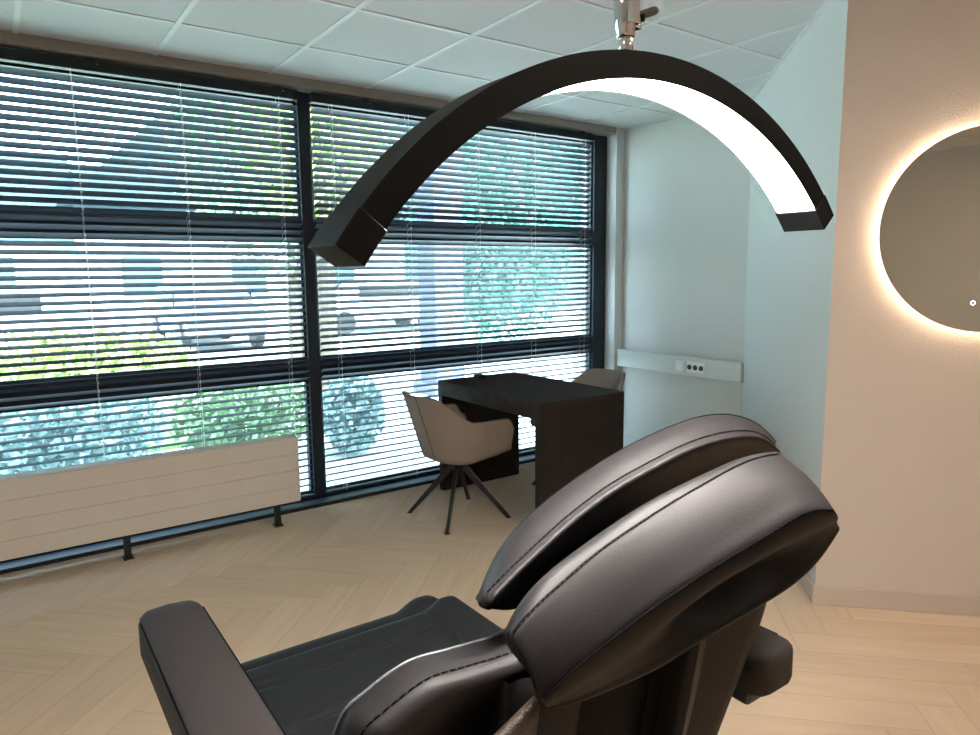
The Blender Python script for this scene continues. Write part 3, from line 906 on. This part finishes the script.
# ------------------------------------------------------------------ outside
tag(link('ground', BX(-60, 90, 4.6, 90, -.4, -.2), M_pave), kind='structure')
tag(link('ground_strip', BX(-6, 12, 4.27, 4.62, -.4, -.1), M_concrete), kind='structure')
tag(link('lawn_strip', BX(-8, 1.9, 7.1, 9.3, -.25, -.16), M_soil), 'lawn strip between the low shrubs and the street hedge', 'lawn', kind='stuff')
def leaves(n, fn, size, seed):
    r_ = np.random.RandomState(seed); V = []; Fc = []
    for i in range(n):
        p = fn(r_); a = r_.normal(size=3); a /= np.linalg.norm(a); b = np.cross(a, r_.normal(size=3)); b /= np.linalg.norm(b)
        s = size*(.6+.8*r_.rand()); k = len(V)
        V += [p-a*s, p+b*s*.45, p+a*s, p-b*s*.45]; Fc.append((k, k+1, k+2, k+3))
    me_ = bpy.data.meshes.new('leaves'); me_.from_pydata([tuple(v) for v in V], [], Fc); return me_
def foliage(name, me_, m_, parent=None):
    me_.name = name; me_.materials.append(m_); o = bpy.data.objects.new(name, me_); COL.objects.link(o)
    if parent: o.parent = parent
    return o
def tree(x, y, hh, rr, m_, label, seed, n=2600, size=.16, crown0=1.6):
    r = empty('tree', (x, y, -.2), label=label, cat='tree', group='trees outside the window')
    bm = bmesh.new(); tube(bm, [(0,0,0), (.05,.02,hh*.4), (0,.05,hh*.75)], [.13,.10,.04], 10)
    for q in range(4):
        a = q*1.7; tube(bm, [(.03,.02,hh*.4), (math.cos(a)*rr*.5, math.sin(a)*rr*.5, hh*.65)], [.05,.02], 6)
    link('trunk', bm, M_bark, r)
    def fn(g):
        v = g.normal(size=3); v /= np.linalg.norm(v); q = g.rand()**.4
        cz = (crown0+hh)/2; return np.array([v[0]*rr*q, v[1]*rr*q, cz + v[2]*(hh-crown0)/2*q])
    foliage('crown', leaves(n, fn, size, seed), m_, r)
    return r
tree(4.3, 12, 6.5, 2.0, M_leafA, 'bright green tree seen through the top of the left blind', 1, 6000, .09)
tree(2.95, 7.3, 4.6, .85, M_leafD, 'yellow green young tree behind the middle window post', 2, 2600, .06, 1.9)
tree(12.5, 18, 8, 2.9, M_leafE, 'blue green tree filling the middle of the right window', 3)
tree(9.0, 9.0, 5.5, 1.3, M_leafE, 'dark teal green tree at the right end of the window', 4, 3600, .08)
def shrub(x, y, rx, ry, hh, m_, label, seed, n=1500, size=.05, name='shrub', c='shrub'):
    def fn(g):
        v = g.normal(size=3); v /= np.linalg.norm(v); q = g.rand()**.35
        return np.array([v[0]*rx*q, v[1]*ry*q, max(.02, hh/2 + v[2]*hh/2*q)])
    o = foliage(name, leaves(n, fn, size, seed), m_); o.location = (x, y, -.2)
    return tag(o, label, c, 'planting outside the window')
shrub(-1.45, 6.3, .9, .45, .80, M_leafC, 'leafy shrub low outside the far left of the window', 11, 3000)
shrub(.3, 6.2, .8, .45, .85, M_leafC, 'leafy blue green shrub outside just above the radiator left half', 12, 3000)
shrub(1.82, 6.5, .68, .45, .78, M_leafA, 'leafy bright shrub outside above the radiator right end', 13, 2400)
shrub(2.62, 5.9, .30, .28, .78, M_leafC, 'round grey green bush low outside the right window', 14, 1500)
shrub(.6, 10.5, 1.7, .9, 1.0, M_leafD, 'yellow green low hedge on the left of the street view', 15, 3500, .07, 'hedge', 'hedge')
shrub(-2.7, 10.8, 1.4, .9, 1.3, M_leafA, 'green hedge at the left edge of the street view', 16, 3000, .07, 'hedge', 'hedge')
shrub(9.4, 12.6, 2.1, .7, 4.4, M_leafE, 'tall blue green hedge filling the right window', 17, 6000, .09, 'hedge', 'hedge')
# pillar outside the right window
bm = BX(4.80, 5.26, 8.0, 8.45, -.2, 5.2); box(bm, 4.72, 5.34, 7.92, 8.53, -.2, -.05)
tag(link('pillar', bm, M_concrete, bevel=.02), 'pale square pillar standing outside the right window', 'pillar')
# house across the street with a stepped gable roof
hs = empty('house', (6, 22, -.2), label='dark slate house across the street seen through the upper left blind', cat='house')
def hb(n, bm, m_): return link(n, bm, m_, hs)
hb('wall', BX(-4.0, 6, 0, 8, 2.7, 4.6), M_brick); hb('ground_floor_wall', BX(-4.0, 6, .05, 8, 0, 2.7), M_wallout)
bm = bmesh.new()
a_ = [bm.verts.new((x, y, z)) for y in (-.4, 8.4) for x, z in ((-4.4,3.6),(-.6,7.3),(6.4,7.3),(6.4,3.6))]
bm.faces.new(a_[:4]); bm.faces.new(a_[4:][::-1])
for q in range(4): bm.faces.new((a_[q], a_[(q+1)%4], a_[4+(q+1)%4], a_[4+q]))
bmesh.ops.recalc_face_normals(bm, faces=bm.faces); hb('roof', bm, M_roof)
hb('annex_wall', BX(-14, -4.0, 1, 8, 2.5, 4.9), M_brick); hb('ground_floor_wall', BX(-14, -4.0, 1.05, 8, 0, 2.5), M_wallout)
for wx in (-12, -9, -6, -2.5, .5, 3.5):
    f_ = hb('window', BX(wx-.6, wx+.6, -.05 if wx > -4 else .95, .02 if wx > -4 else 1.02, 1.0, 2.3), M_white)
    p_ = link('pane', BX(wx-.52, wx+.52, -.07 if wx > -4 else .93, -.05 if wx > -4 else .95, 1.08, 2.22), M_brick, f_)
b2 = BX(13, 34, 24, 34, -.2, 7)
tag(link('office_block', b2, M_teal), 'teal office block far behind the trees in the right window', 'building')
# parked cars
def car(x, y, rz, col, label):
    r = empty('car', (x, y, -.2), rz, label=label, cat='car', group='cars parked in the street')
    mp = mat('car_paint', col, .25, coat=.6)
    bm = bmesh.new(); side = [(-2.1,.35),(-2.1,.75),(-1.9,.92),(-1.2,1.0),(-.6,1.42),(.9,1.45),(1.6,1.05),(2.05,.95),(2.15,.6),(2.1,.3)]
    a = [bm.verts.new((px, -.85, pz)) for px, pz in side]; b = [bm.verts.new((px, .85, pz)) for px, pz in side]
    bm.faces.new(a); bm.faces.new(b[::-1])
    for q in range(len(side)): bm.faces.new((a[q], b[q], b[(q+1)%len(side)], a[(q+1)%len(side)]))
    bmesh.ops.recalc_face_normals(bm, faces=bm.faces); link('body', bm, mp, r, bevel=.06)
    for yy in (-.87, .855): link('side_glass', BX(-.9, 1.2, yy, yy+.015, 1.0, 1.34), M_black, r)
    for wx in (-1.35, 1.35):
        for wy in (-.80, .80):
            bm = bmesh.new(); tube(bm, [(wx, wy-.1, .32), (wx, wy+.1, .32)], .32, 20); link('wheel', bm, M_black, r)
    return r
car(4.1, 17.6, PI/2, (.12,.13,.20), 'dark blue grey car seen end-on in the middle of the left blind')
car(-.6, 15.5, .1, (.75,.76,.78), 'white car behind the yellow green hedge')
car(9.2, 18.8, 0, (.6,.6,.65), 'silver car beside the window post, far across the street')
